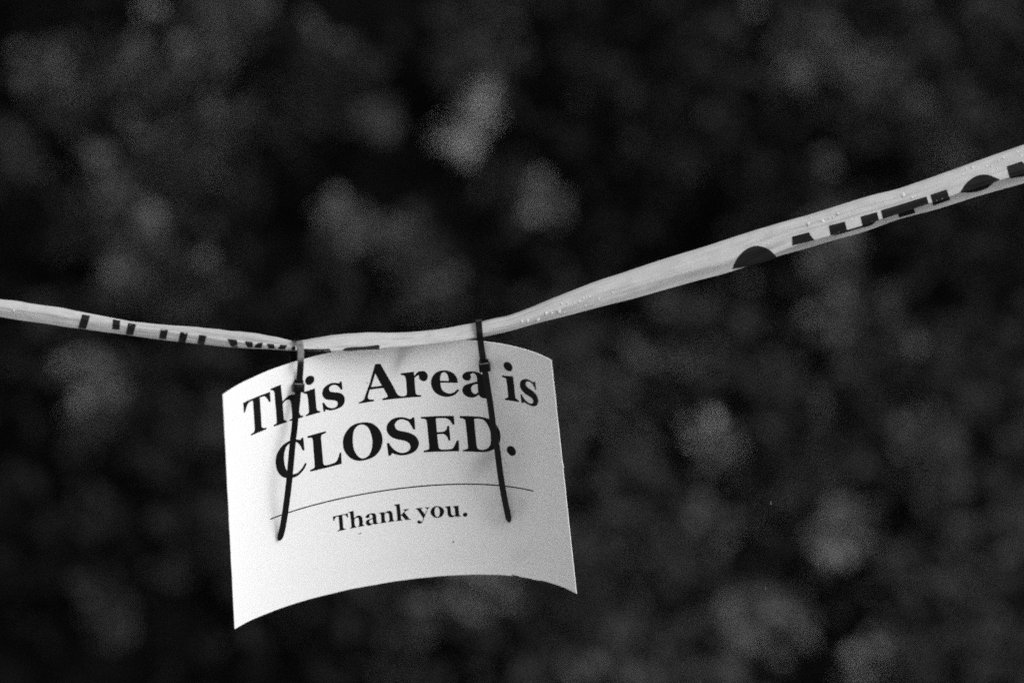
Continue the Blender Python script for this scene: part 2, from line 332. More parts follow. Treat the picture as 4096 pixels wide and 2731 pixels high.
# pale leafy sprigs catching the sky: where they stand, how wide they spread (on the bank), their tone
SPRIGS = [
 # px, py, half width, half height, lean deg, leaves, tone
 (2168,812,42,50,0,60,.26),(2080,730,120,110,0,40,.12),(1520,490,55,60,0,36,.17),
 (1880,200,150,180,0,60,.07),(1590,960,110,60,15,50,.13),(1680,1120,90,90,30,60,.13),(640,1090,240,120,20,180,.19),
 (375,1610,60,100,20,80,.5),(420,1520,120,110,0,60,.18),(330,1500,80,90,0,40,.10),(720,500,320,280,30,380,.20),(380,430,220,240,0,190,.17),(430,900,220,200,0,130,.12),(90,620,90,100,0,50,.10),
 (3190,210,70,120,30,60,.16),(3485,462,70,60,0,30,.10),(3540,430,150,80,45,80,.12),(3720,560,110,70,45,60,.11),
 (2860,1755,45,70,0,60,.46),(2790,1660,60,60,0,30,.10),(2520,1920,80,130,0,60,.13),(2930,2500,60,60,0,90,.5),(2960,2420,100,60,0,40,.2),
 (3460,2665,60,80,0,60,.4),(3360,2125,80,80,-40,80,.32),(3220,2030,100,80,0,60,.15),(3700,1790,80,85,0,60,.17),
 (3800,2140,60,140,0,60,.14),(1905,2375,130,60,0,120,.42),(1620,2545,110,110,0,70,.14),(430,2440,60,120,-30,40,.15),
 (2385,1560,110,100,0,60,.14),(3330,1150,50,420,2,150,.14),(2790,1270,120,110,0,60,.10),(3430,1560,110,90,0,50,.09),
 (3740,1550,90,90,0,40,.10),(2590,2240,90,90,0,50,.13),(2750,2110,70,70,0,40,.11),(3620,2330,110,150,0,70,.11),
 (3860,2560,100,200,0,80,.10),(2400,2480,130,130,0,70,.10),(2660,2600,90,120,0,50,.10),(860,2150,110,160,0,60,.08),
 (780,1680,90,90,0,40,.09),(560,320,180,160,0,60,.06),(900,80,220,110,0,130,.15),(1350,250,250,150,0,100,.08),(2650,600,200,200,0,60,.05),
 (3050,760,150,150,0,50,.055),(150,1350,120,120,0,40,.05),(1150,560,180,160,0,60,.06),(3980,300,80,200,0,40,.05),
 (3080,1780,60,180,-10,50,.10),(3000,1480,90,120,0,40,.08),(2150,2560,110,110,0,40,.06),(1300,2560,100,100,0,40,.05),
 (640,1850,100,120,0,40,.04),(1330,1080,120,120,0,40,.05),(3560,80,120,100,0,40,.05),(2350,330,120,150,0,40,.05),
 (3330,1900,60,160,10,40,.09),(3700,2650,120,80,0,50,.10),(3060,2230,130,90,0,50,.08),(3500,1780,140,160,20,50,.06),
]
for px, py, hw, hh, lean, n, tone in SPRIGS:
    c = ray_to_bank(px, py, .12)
    if py > 1350: tone *= .62  # lower sprigs toned down in place of canopy shade
    m = (c - CAM_LOC).length / FPX
    a = -math.radians(lean)
    # a few twigs of different lengths and leans, each with its own leaves
    X = np.zeros(n); Y = np.zeros(n); tw = np.ones(n)
    k_ = max(2, n // 14); idx = rng.integers(0, k_, n)
    for s_ in range(k_):
        w = idx == s_; c_n = int(w.sum())
        if not c_n: continue
        aa = math.radians((-lean if lean else rng.uniform(-55, 55)) + rng.normal() * 14)
        ln_ = hh * rng.uniform(.5, 1.25); cx_, cy_ = rng.normal() * hw * .42, rng.normal() * hh * .36
        t_ = rng.normal(size=c_n) * .5; g_ = rng.normal(size=c_n) * hw * .2
        X[w] = (cx_ + g_ * math.cos(aa) - t_ * ln_ * math.sin(aa)) * m
        Y[w] = (cy_ + g_ * math.sin(aa) + t_ * ln_ * math.cos(aa)) * m
        tw[w] = rng.uniform(.35, 1.5)
    right = np.array([1, 0, 0]); upv = np.array([0, .45, .89])
    P = np.array(c) + X[:, None] * right - Y[:, None] * upv + rng.normal(size=(n, 3)) * .015 + [0, -.06, .03]
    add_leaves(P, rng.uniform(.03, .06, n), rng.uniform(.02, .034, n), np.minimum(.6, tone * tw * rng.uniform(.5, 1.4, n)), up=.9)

# arching shoots and hanging strands: spots they pass through, spread, leaves, tone
SHOOTS = [
 ([(3165,330),(3215,230),(3290,165),(3400,240),(3500,330),(3620,440),(3720,530),(3830,660)], 40, 240, .24),
 ([(3350,820),(3330,1000),(3345,1150),(3330,1330)], 34, 120, .17),
 ([(3060,1640),(3115,1790),(3075,1930),(3140,2040)], 34, 60, .11),
 ([(1945,360),(1915,440),(1870,520),(1815,600)], 24, 130, .5),
 ([(1960,60),(1890,220),(1870,330)], 150, 110, .08),
 ([(1330,850),(1450,930),(1590,960),(1690,1080),(1740,1200)], 60, 170, .20),
 ([(3720,1480),(3765,1620),(3800,1720)], 30, 30, .12),
 ([(2290,1480),(2370,1550),(2440,1640)], 40, 40, .13),
 ([(3190,2010),(3270,2070),(3380,2140),(3330,2220),(3230,2260)], 40, 80, .15),
 ([(3600,2190),(3640,2330),(3610,2450)], 40, 40, .10),
 ([(420,1560),(370,1640),(350,1760)], 50, 60, .16),
 ([(360,2380),(430,2440),(500,2530)], 45, 40, .12),
 ([(3620,0),(3680,120),(3700,260)], 45, 30, .06),
 ([(2450,2420),(2420,2560),(2520,2700)], 40, 40, .09),
 ([(2640,2480),(2670,2600),(2740,2700)], 40, 40, .09),
]
for pts, wd, n, tone in SHOOTS:
    if pts[0][1] > 1350: tone *= .62  # lower shoots painted darker where canopy shade is missing
    seg = [math.dist(a, b) for a, b in zip(pts, pts[1:])]
    tot = sum(seg); PP = []
    for _ in range(n):
        t = rng.uniform(0, tot); i = 0
        while i < len(seg) - 1 and t > seg[i]: t -= seg[i]; i += 1
        k = t / seg[i]
        x = pts[i][0] + (pts[i + 1][0] - pts[i][0]) * k + rng.normal() * wd * .5
        y = pts[i][1] + (pts[i + 1][1] - pts[i][1]) * k + rng.normal() * wd * .5
        c = ray_to_bank(x, y, .16)
        PP.append(np.array(c) + rng.normal(size=3) * .012)
    add_leaves(np.array(PP), rng.uniform(.03, .055, n), rng.uniform(.016, .026, n), np.minimum(.6, tone * rng.uniform(.6, 1.4, n)), up=.9)

for _ in range(90):
    x, y = rng.uniform(2350, 4000), rng.uniform(1150, 2731)
    a = math.radians(rng.uniform(-35, 35)); ln_ = rng.uniform(30, 120); n = int(rng.integers(6, 16)); tone = rng.uniform(.03, .16) * (1.3 if x < 3750 else .5)
    PP = []
    for _k in range(n):
        t_ = rng.normal() * .5
        c = ray_to_bank(x + math.sin(a) * t_ * ln_ + rng.normal() * 12, y + math.cos(a) * t_ * ln_, .14)
        PP.append(np.array(c) + rng.normal(size=3) * .008)
    add_leaves(np.array(PP), rng.uniform(.025, .05, n), rng.uniform(.014, .026, n), tone * rng.uniform(.6, 1.4, n), up=.9)

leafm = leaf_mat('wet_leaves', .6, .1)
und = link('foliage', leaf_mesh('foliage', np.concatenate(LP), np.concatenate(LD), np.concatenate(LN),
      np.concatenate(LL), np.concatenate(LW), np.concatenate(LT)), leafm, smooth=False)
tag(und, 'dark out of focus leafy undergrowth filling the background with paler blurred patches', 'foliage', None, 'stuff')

# leaf canopy added out of view to keep the bank dark
n = 20000
P = np.column_stack([rng.uniform(-7, 7, n), rng.uniform(.9, 12, n), rng.uniform(2.4, 4.2, n)])
D = unit(rng.normal(size=(n, 3)) * [1, 1, .4]); NN = unit(rng.normal(size=(n, 3)) * .5 + [0, 0, 1])
can = link('shade_canopy', leaf_mesh('shade_canopy', P, D, NN, rng.uniform(.14, .26, n), rng.uniform(.09, .15, n),
      rng.uniform(.03, .07, n)), leafm, smooth=False)
tag(can, 'unseen dark leaves added overhead to shade the slope behind the sign', 'foliage', None, 'stuff')

# leaves added behind the camera to darken reflections in the ties
n = 9000
yy = -7.5 - rng.uniform(0, 2.5, n)
P = np.column_stack([rng.uniform(-14, 14, n), yy, rng.uniform(0, 6.5, n)])
D = unit(rng.normal(size=(n, 3))); NN = unit(rng.normal(size=(n, 3)) * .6 + [0, 1, .4])
near = link('foliage', leaf_mesh('foliage', P, D, NN, rng.uniform(.25, .5, n), rng.uniform(.16, .3, n),  # unseen added leaves, only there to darken tie reflections
      rng.uniform(.03, .07, n)), leafm, smooth=False)
tag(near, 'unseen dark leaves added behind the camera to darken reflections', 'foliage', None, 'stuff')

# ------------------------------------------------------------------ the sign
sign = thing('paper_sign', 'white laminated paper sign reading This Area is CLOSED, curled and hung from the tape', 'sign', SIGN_AT)
paper = grey_mat('laminated_paper', 0.78, rough=0.5, spec=0.35, coat=0.25, coat_rough=0.28)
pn, pl = paper.node_tree.nodes, paper.node_tree.links
pa = pn.new('ShaderNodeAttribute'); pa.attribute_name = 'dirt_shade'
pr_ = pn.new('ShaderNodeMapRange')
pr_.inputs['To Min'].default_value = .78; pr_.inputs['To Max'].default_value = .30
ptc = pn.new('ShaderNodeTexCoord')
pno = pn.new('ShaderNodeTexNoise'); pno.inputs['Scale'].default_value = 45; pno.inputs['Detail'].default_value = 6
pmx = pn.new('ShaderNodeMath'); pmx.operation = 'MULTIPLY'
pad = pn.new('ShaderNodeMapRange'); pad.inputs['From Min'].default_value = .3; pad.inputs['From Max'].default_value = .75
pad.inputs['To Min'].default_value = .35; pad.inputs['To Max'].default_value = 1.35
pl.new(ptc.outputs['Object'], pno.inputs['Vector']); pl.new(pno.outputs['Fac'], pad.inputs['Value'])
pl.new(pa.outputs['Fac'], pmx.inputs[0]); pl.new(pad.outputs[0], pmx.inputs[1])
pl.new(pmx.outputs[0], pr_.inputs['Value'])
pl.new(pr_.outputs[0], pn['Principled BSDF'].inputs['Base Color'])
ink = grey_mat('printed_ink', 0.006, rough=0.45, spec=0.08)

# slight waviness of the damp laminate
p_b = pn.new('ShaderNodeBump'); p_b.inputs['Strength'].default_value = .5; p_b.inputs['Distance'].default_value = .0008
p_w = pn.new('ShaderNodeTexNoise'); p_w.inputs['Scale'].default_value = 16; p_w.inputs['Detail'].default_value = 3
pl.new(ptc.outputs['Object'], p_w.inputs['Vector']); pl.new(p_w.outputs['Fac'], p_b.inputs['Height'])
pl.new(p_b.outputs[0], pn['Principled BSDF'].inputs['Normal'])

# smears on the sheet and painted soft shadows of the ties: (px, py, rx, ry, angle, strength)
STAINS_SHADE = [(1600,1435,22,55,-25,.55),(1625,1385,40,25,0,.25),(1940,1838,30,75,-35,.42),(1985,1870,90,130,0,.13),
 (2080,1870,45,170,-5,.12),(2085,2020,28,70,-20,.12),(2000,2050,55,60,0,.22),(1975,1500,30,60,0,.16),(2010,1455,26,34,30,.3),
 (2050,1700,60,120,0,.10),(1700,2230,180,60,0,.05),(2090,2220,50,26,30,.14),(1120,1880,20,110,0,.05)]
st_uv = [(sheet_at(px, py)[:2], rx / 4900, ry / 4400, math.radians(a), s * 1.5) for px, py, rx, ry, a, s in STAINS_SHADE]
NU, NV = 150, 116
sv, sf, dirt_shade = [], [], []
for side in (0, 1):
    for j in range(NV + 1):
        for i in range(NU + 1):
            u = (i / NU - .5) * SHW; v = (j / NV - .5) * SHH
            # tiny nicks in the trimmed laminate edge
            eu, ev = u, v
            if i in (0, NU): eu += noise.noise(Vector((v * 60, i, 0))) * .00025
            if j in (0, NV): ev += noise.noise(Vector((u * 60, j, 5))) * .0003
            if i == NU and abs(v - .0125) < .0022: eu += .0007
            if j == 0 and abs(u - .1015) < .003: ev -= .0006
            sv.append(sheet(eu, ev, -0.0005 * side))
            d = 0.0
            for (cu, cv), rx, ry, a, s in st_uv:
                x, y = u - cu, v - cv
                X = (x * math.cos(a) + y * math.sin(a)) / rx; Y = (-x * math.sin(a) + y * math.cos(a)) / ry
                d += s * math.exp(-(X * X + Y * Y))
            dirt_shade.append(d)
M1 = (NU + 1) * (NV + 1)
for side in (0, 1):
    for j in range(NV):
        for i in range(NU):
            a = side * M1 + j * (NU + 1) + i; q = (a, a + 1, a + NU + 2, a + NU + 1)
            sf.append(q if side == 0 else q[::-1])
rim = [i for i in range(NU)] + [NU + (NU + 1) * j for j in range(NV)] + [NV * (NU + 1) + i for i in range(NU, 0, -1)] + [(NU + 1) * j for j in range(NV, 0, -1)]
for k in range(len(rim)):
    a, b = rim[k], rim[(k + 1) % len(rim)]
    sf.append((b, a, a + M1, b + M1))
sme = mesh_from('sheet', sv, sf)
da = sme.attributes.new('dirt_shade', 'FLOAT', 'POINT'); da.data.foreach_set('value', dirt_shade)
sheet_ob = link('sheet', sme, paper, sign)
es = [False] * len(sme.edges)
for e in sme.edges:
    pass
try:
    sme.set_sharp_from_angle(angle=math.radians(50))
except Exception:
    pass

# smooth closed outlines with marked corners, filled, cut into strips and laid on the bent sheet
def outline(txt, step=5):
    pts = []
    for tok in txt.split():
        s = tok.endswith('s'); x, y = tok.rstrip('s').split(',')
        pts.append((float(x), float(y), s))
    n = len(pts); out = []
    for i in range(n):
        p0, p1, p2, p3 = pts[i - 1], pts[i], pts[(i + 1) % n], pts[(i + 2) % n]
        a = np.array(p1[:2]); b = np.array(p2[:2])
        if not p1[2] and not p2[2]:
            out.append(tuple(a)); continue
        ta = (b - np.array(p0[:2])) / 2 if p1[2] else (b - a) * .9
        tb = (np.array(p3[:2]) - a) / 2 if p2[2] else (b - a) * .9
        la = np.linalg.norm(b - a)
        for t_, nm in ((ta, 0), (tb, 1)):
            L_ = np.linalg.norm(t_)
            if L_ > la * 1.15: t_ *= la * 1.15 / L_
        for k in range(step):
            t = k / step
            h = (2*t**3 - 3*t**2 + 1) * a + (t**3 - 2*t**2 + t) * ta + (-2*t**3 + 3*t**2) * b + (t**3 - t**2) * tb
            out.append(tuple(h))
    return out

def flat_fill(contours):
    cu = bpy.data.curves.new('tmp', 'CURVE'); cu.dimensions = '2D'; cu.fill_mode = 'BOTH'
    for c in contours:
        sp = cu.splines.new('POLY'); sp.points.add(len(c) - 1)
        for p, (x, y) in zip(sp.points, c): p.co = (x, y, 0, 1)
        sp.use_cyclic_u = True
    o = bpy.data.objects.new('tmp', cu); COL.objects.link(o)
    dg = bpy.context.evaluated_depsgraph_get()
    me = bpy.data.meshes.new_from_object(o.evaluated_get(dg))
    bpy.data.objects.remove(o); bpy.data.curves.remove(cu)
    return me

def lay(name, flats, place, parent, mat, grid=100.0):
    bm = bmesh.new()
    for me in flats: bm.from_mesh(me)
    bmesh.ops.remove_doubles(bm, verts=bm.verts, dist=.01)
    for ax in (0, 1):
        lo = min(v.co[ax] for v in bm.verts); hi = max(v.co[ax] for v in bm.verts)
        k = math.floor(lo / grid) + 1
        while k * grid < hi:
            co = [0, 0, 0]; no = [0, 0, 0]; co[ax] = k * grid; no[ax] = 1
            bmesh.ops.bisect_plane(bm, geom=bm.verts[:] + bm.edges[:] + bm.faces[:], plane_co=co, plane_no=no)
            k += 1
    bmesh.ops.triangulate(bm, faces=bm.faces[:])
    for v in bm.verts: v.co = place(v.co.x, v.co.y)
    me = bpy.data.meshes.new(name); bm.to_mesh(me); bm.free()
    return link(name, me, mat, parent)

on_sheet = lambda off: (lambda x, y: sheet(x * 1e-5, y * 1e-5, off))
for ln in (1, 2, 3):
    flats = [flat_fill([outline(c) for c in t.split(';')]) for l, t in GLYPHS if l == ln]
    lay('lettering', flats, on_sheet(.00012), sign, ink, 150.0)
for l, t in GLYPHS:
    if l == 4:
        lay('ink_speck', [flat_fill([outline(c) for c in t.split(';')])], on_sheet(.00012), sign, ink, 150.0)
RV, RL, RR = -0.0226 * 1e5, -0.1018 * 1e5, 0.1074 * 1e5
lay('rule_line', [flat_fill([[(RL, RV - 54), (RR, RV - 54), (RR, RV + 54), (RL, RV + 54)]])], on_sheet(.00012), sign, ink, 150.0)

# ------------------------------------------------------------------ the barricade tape
ZL = sheet_at(1193, 1500)[2]; ZR = sheet_at(1936, 1440)[2]
def tape_depth(x):
    t = min(1, max(0, (x - 1190) / (1936 - 1190)))
    return ZL + (ZR - ZL) * t - .002

def curve1(pts):
    X = np.array([p[0] for p in pts], float); Y = np.array([p[1] for p in pts], float)
    m = np.gradient(Y, X)
    def f(x):
        if x <= X[0]: return Y[0] + m[0] * (x - X[0])
        if x >= X[-1]: return Y[-1] + m[-1] * (x - X[-1])
        i = int(np.searchsorted(X, x)) - 1; i = max(0, min(len(X) - 2, i))
        h = X[i + 1] - X[i]; t = (x - X[i]) / h
        return (2*t**3-3*t**2+1)*Y[i] + (t**3-2*t**2+t)*h*m[i] + (-2*t**3+3*t**2)*Y[i+1] + (t**3-t**2)*h*m[i+1]
    return f
L_TOP = curve1([(0,1196.6),(68,1203.7),(129,1214.6),(190,1223),(238,1229),(289,1240),(340,1250),(408,1263),(476,1276),(517,1283.7),(578,1291),(680,1300.7),(800,1309),(904,1320.7),(1006,1331),(1074,1341.8),(1125,1351.4),(1169,1364),(1200,1372)])
L_MID = curve1([(0,1200),(200,1227),(330,1251),(452,1274),(514,1288),(544,1294.5),(639,1307),(673,1312.6),(718,1320),(796,1330),(832,1337.7),(904,1348.6),(952,1354.8),(1009,1363),(1060,1368),(1098,1373),(1156,1378.5),(1200,1384)])
L_BOT = curve1([(0,1265.6),(85,1280),(170,1291),(272,1307),(343,1315.6),(408,1325),(503,1337),(612,1353),(714,1365),(786,1372.8),(819,1376),(921,1387),(989,1391),(1067,1394.5),(1108,1397),(1200,1402)])
M_TOP = curve1([(1175,1366),(1207,1362),(1278,1350),(1346,1340),(1414,1334),(1500,1331),(1550,1332),(1684,1326),(1780,1314.8),(1856,1300),(1904,1291),(1940,1284)])
M_BOT = curve1([(1175,1401),(1213,1403),(1278,1405.8),(1346,1407),(1414,1403),(1500,1399),(1550,1394),(1665,1384),(1780,1372),(1856,1360.7),(1906,1351),(1940,1345)])
R_TOP = curve1([(1890,1295),(1927,1287),(1976,1275),(2027,1264.8),(2104,1238),(2197,1199.7),(2283,1165.7),(2389,1125),(2495,1091),(2601,1055),(2708,1021),(2814,989),(2982,934),(3115,894),(3247,857),(3380,815),(3486,783),(3592,756.6),(3671,730),(3777,693),(3909,645),(4015,608),(4096,580)])
R_BOT = curve1([(1890,1357),(1934,1347),(2027,1327),(2155,1291),(2283,1259),(2410,1225),(2538,1193),(2665,1157),(2793,1121),(2900,1093.5),(3009,1058.6),(3115,1024),(3221,995),(3327,963),(3459,926),(3592,878.5),(3750,836),(3909,785.7),(4096,733)])
_rm = curve1([(2929,1082),(3104,1012),(3170,987),(3258,959.5),(3321,942),(3385,921),(3449,902),(3515,879.5),(3592,854.6),(3661,833),(3724,810.6),(3798,786),(3841,770),(3978,727.5),(4037,709),(4096,693)])
def R_MID(x):
    return R_BOT(x) - 1 if x < 2929 else min(R_BOT(x) - 1, _rm(x))

def interp(tab, t):
    for (a, za), (b, zb) in zip(tab, tab[1:]):
        if t <= b:
            k = (t - a) / (b - a); k = k * k * (3 - 2 * k) * .5 + k * .5
            return za + (zb - za) * k
    return tab[-1][1]
MM = .001
def lift(kind, x, tau):
    """how far the front layer of the folded film stands towards the camera at tau (0 top .. 1 bottom)"""
    wob = noise.noise(Vector((x * .004, tau * 1.2, 3))) * 1.6 * MM + noise.noise(Vector((x * .012, tau * 3.5, 8))) * .6 * MM + noise.noise(Vector((x * .0022, tau * 8.5, 21))) * 1.1 * MM * min(1, tau * 5)
    if kind == 'L':
        k = min(1, max(0, (x - 380) / 300)) * min(1, max(0, (1240 - x) / 200))
        curl = interp([(0, 0), (.08, 1.8), (.2, 3.6), (.32, 3.4), (.6, 1.4), (.8, 1.6), (1, 0)], tau) * MM * k
        body = math.sin(math.pi * min(1, .12 + tau * .88)) * 3.2 * MM
        pinch = min(1, max(.35, (1190 - x) / 250))
        return (curl + body) * pinch + wob * .5 * math.sin(math.pi * tau) + .0015
    if kind == 'M':
        return interp([(0, 0), (.15, 2.6), (.45, 5.6), (.75, 8.2), (.92, 9.0), (1, 6.5)], tau) * MM + wob * 1.1 * math.sin(math.pi * tau) + .0012
    k = min(1, max(0, (x - 2900) / 350))
    body = interp([(0, 0), (.1, 3.0), (.3, 5.2), (.6, 6.2), (1, 5.2 * k)], tau) * MM
    curl = interp([(0, 0), (.62, 0), (.84, 2.2), (1, 7.0)], tau) * MM * k
    if x < 2700: body += interp([(0, 0), (.5, 1.0), (.85, 4.6), (1, 3.6)], tau) * MM * (2700 - max(x, 1920)) / 780
    return body + curl + wob * min(1, (1 - tau) * 4 + k * .5) * min(1, tau * 4) + .0012

SEG = {'L': (L_TOP, L_MID, L_BOT), 'M': (M_TOP, M_TOP, M_BOT), 'R': (R_TOP, R_MID, R_BOT)}
def edges(kind, x, layer):
    top, mid, bot = SEG[kind]
    if kind == 'L': return (mid(x), bot(x)) if layer == 'F' else (top(x), bot(x))
    if kind == 'M': return (top(x), bot(x))
    return (top(x), mid(x)) if layer == 'F' else (top(x), bot(x))

def film(kind, x, y, layer, off=0.0):
    y0, y1 = edges(kind, x, layer)
    t = min(1, max(0, (y - y0) / (y1 - y0)))
    z = lift(kind, x, t) if layer == 'F' else -.0008 + math.sin(math.pi * t) * .0012
    if layer == 'B' and kind == 'R':
        z += interp([(0, 0), (.7, 0), (1, .002)], t)
    return at(x, y, tape_depth(x) - z - off)

tape = thing('barricade_tape', 'long pale plastic barricade tape with black lettering, folded and strung across', 'tape', at(1550, 1365))
tape_m = grey_mat('wet_plastic_film', .72, rough=.22, spec=.6)
tn, tl = tape_m.node_tree.nodes, tape_m.node_tree.links
t_uv = tn.new('ShaderNodeUVMap')
t_mp = tn.new('ShaderNodeMapping'); t_mp.inputs['Scale'].default_value = (9, 130, 1)
t_n = tn.new('ShaderNodeTexNoise'); t_n.inputs['Scale'].default_value = 1.0; t_n.inputs['Detail'].default_value = 5
t_mp2 = tn.new('ShaderNodeMapping'); t_mp2.inputs['Scale'].default_value = (90, 240, 1); t_mp2.inputs['Rotation'].default_value = (0, 0, .5)
t_n2 = tn.new('ShaderNodeTexNoise'); t_n2.inputs['Scale'].default_value = 1.0; t_n2.inputs['Detail'].default_value = 3
t_b = tn.new('ShaderNodeBump'); t_b.inputs['Strength'].default_value = .8; t_b.inputs['Distance'].default_value = .0022
t_b2 = tn.new('ShaderNodeBump'); t_b2.inputs['Strength'].default_value = .15; t_b2.inputs['Distance'].default_value = .001
tl.new(t_uv.outputs[0], t_mp.inputs[0]); tl.new(t_mp.outputs[0], t_n.inputs['Vector']); tl.new(t_n.outputs['Fac'], t_b.inputs['Height'])
tl.new(t_uv.outputs[0], t_mp2.inputs[0]); tl.new(t_mp2.outputs[0], t_n2.inputs['Vector']); tl.new(t_n2.outputs['Fac'], t_b2.inputs['Height'])
tl.new(t_b.outputs[0], t_b2.inputs['Normal'])
tp = tn['Principled BSDF']
tl.new(t_b2.outputs[0], tp.inputs['Normal'])
t_r = tn.new('ShaderNodeMapRange'); t_r.inputs['From Min'].default_value = .3; t_r.inputs['From Max'].default_value = .7
t_r.inputs['To Min'].default_value = .60; t_r.inputs['To Max'].default_value = .72
tl.new(t_n2.outputs['Fac'], t_r.inputs['Value']); tl.new(t_r.outputs[0], tp.inputs['Base Color'])
t_tr = tn.new('ShaderNodeBsdfTranslucent'); t_tr.inputs['Color'].default_value = (.6, .6, .6, 1)
t_mix = tn.new('ShaderNodeMixShader'); t_mix.inputs[0].default_value = .5
tl.new(tp.outputs[0], t_mix.inputs[1]); tl.new(t_tr.outputs[0], t_mix.inputs[2])
tl.new(t_mix.outputs[0], tn['Material Output'].inputs['Surface'])

RANGE = {'L': (-4800, 1186), 'M': (1182, 1926), 'R': (1921, 8600)}
tv, tf, tuv = [], [], []
def add_strip(rows):
    """rows: list of lists of (world point, (u, v))"""
    base = len(tv); n = len(rows[0])
    for r in rows:
        for p, uv in r: tv.append(p); tuv.append(uv)
    for i in range(len(rows) - 1):
        for j in range(n - 1):
            a = base + i * n + j
            tf.append((a, a + n, a + n + 1, a + 1))
NT = 30
for kind, (x0, x1) in RANGE.items():
    nxs = int((x1 - x0) / 11)
    F, B, J = [], [], []
    for i in range(nxs + 1):
        x = x0 + (x1 - x0) * i / nxs
        rowF, rowB = [], []
        for layer, row in (('F', rowF), ('B', rowB)):
            y0, y1 = edges(kind, x, layer)
            jit = noise.noise(Vector((x * .02, 0, 11 if layer == 'F' else 17))) * 1.6
            for j in range(NT + 1):
                t = j / NT
                yy = y0 + (y1 - y0) * t
                p = film(kind, x, yy, layer)
                e = jit * (1 - t) if not (kind == 'R' and layer == 'B') else 0
                p = p + (at(x, yy + e) - at(x, yy))
                row.append((p, (x / 5230, (.0 if layer == 'F' else .08) + (yy - y0) / 5230)))
        # the fold that joins front and back layers
        if kind == 'L': a, b = rowF[-1], rowB[-1]
        else: a, b = rowF[0], rowB[0]
        fold = []
        s = 1 if kind == 'L' else -1
        for k in range(5):
            t = k / 4
            p = a[0].lerp(b[0], t)
            p = p + (at(x, 1000 + s * 1.6 * math.sin(math.pi * t)) - at(x, 1000))
            fold.append((p, (x / 5230, .07 + t * .002)))
        F.append(rowF); B.append(rowB); J.append(fold)
    add_strip(F); add_strip(B); add_strip(J)
tme = mesh_from('film', tv, tf)
uvl = tme.uv_layers.new(name='UVMap')
for lp in tme.loops: uvl.data[lp.index].uv = tuv[lp.vertex_index]
link('film', tme, tape_m, tape)

tape_ink = grey_mat('tape_ink', .008, rough=.3, spec=.15)
def printed(kind, layer, sc, org, txts):
    flats = []
    for t in txts:
        c = [(org[0] + x / sc, org[1] + y / sc) for x, y in outline(t)]
        flats.append(flat_fill([c]))
    return lay('printed_letters', flats, lambda x, y: film(kind, x, y, layer, .0004), tape, tape_ink, 7.0)
printed('L', 'F', 2.94, (0, 1150), [
 "968,315 1060,330 1012,487 918,477", "1328,373 1415,388 1405,497 1320,487", "1508,415 1602,432 1563,562 1478,550",
 "1890,486 1977,497 1952,612 1870,603", "2122,521 2209,532 2182,643 2096,631"])
printed('L', 'F', 2.94, (700, 1250), [
 "65,226 152,238 125,352 36,342", "285,260 372,273 345,376 260,364", "618,308 728,320 740,412 662,404 640,360s",
 "825,336 912,345 917,412 858,414 832,375s", "978,356 1035,352 1018,418 925,414 945,385s", "1080,362 1162,370 1180,425 1098,422",
 "1238,376 1320,382 1290,434 1212,430", "1375,400 1432,398 1432,444 1370,442"])
printed('M', 'F', 2.614, (850, 1200), ["945,508 1090,512s 1225,508 1242,542 1100,541 945,530",
 "1360,530 1385,502s 1450,492s 1600,484s 1735,466 1760,500s 1740,514s 1560,522s 1440,534s"])
printed('R', 'F', 1.8876, (2850, 550), [
 "150,992 180,925s 220,872s 270,835s 330,818s 400,832s 450,865s 488,905 420,930 300,966", "603,748 728,715 745,745s 772,776 603,815",
 "878,665 1000,635 1017,702 892,741", "1118,597 1242,562 1257,625 1132,666", "1272,550 1615,445 1633,500 1287,616",
 "1645,432 1768,393 1788,452 1662,494", "1866,418 1920,342s 1990,292s 2060,280s 2120,296s 2172,318 2130,338 2000,378",
 "2222,218 2335,180 2352,196 2420,260 2352,272 2242,302"])
printed('R', 'B', 1.8876, (2850, 550), [
 "905,742 1010,700 1232,632 1200,662s 1120,682s 1010,715s 935,738", "1400,572 1520,535 1532,570 1410,606",
 "1660,488 1790,448 1793,472 1668,516", "1866,415 2000,372 2132,332 2070,385s 1980,412s 1910,416s", "2240,298 2420,250 2425,282 2250,310"])

# rain beads on the film
bead_m = grey_mat('water_bead', .74, rough=.25, spec=.25)
bead_m.node_tree.nodes['Principled BSDF'].inputs['Transmission Weight'].default_value = .45
bead_m.node_tree.nodes['Principled BSDF'].inputs['IOR'].default_value = 1.33
bm = bmesh.new(); bmesh.ops.create_icosphere(bm, subdivisions=3, radius=1.0)
bead_me = bpy.data.meshes.new('water_bead'); bm.to_mesh(bead_me); bm.free()
bead_me.materials.append(bead_m); bead_me.polygons.foreach_set('use_smooth', [True] * len(bead_me.polygons))
beads = [(2850 + x / 1.8876, 550 + y / 1.8876, r) for x, y, r in [(722,650,9),(830,633,10),(885,608,5),(912,603,5),(945,575,7),(1300,490,4),
 (1440,435,9),(1505,452,6),(550,675,4),(740,605,4),(370,770,3),(455,775,3),(418,800,4),(1240,495,4),(1915,235,5),(1965,228,7),(1900,270,3),
 (2070,220,5),(2108,215,5),(2160,176,5),(2198,158,6),(2150,236,4),(2302,108,5),(2330,138,5),(1050,620,4),(1180,540,3)]]
beads += [(1900 + x / 2.352, 900 + y / 2.352, r) for x, y, r in [(440,905,7),(495,900,8),(592,885,9),(670,828,8),(725,825,6),(792,808,10),
 (815,742,6),(870,740,5),(930,728,4),(980,720,6),(1020,690,5),(1048,685,4),(1078,677,5),(1165,695,5),(1290,632,4),(1040,755,4),(840,822,4)]]
beads += [(55, 1240, 7), (1275, 1388, 5), (1520, 1391, 5)]
rr = random.Random(4)
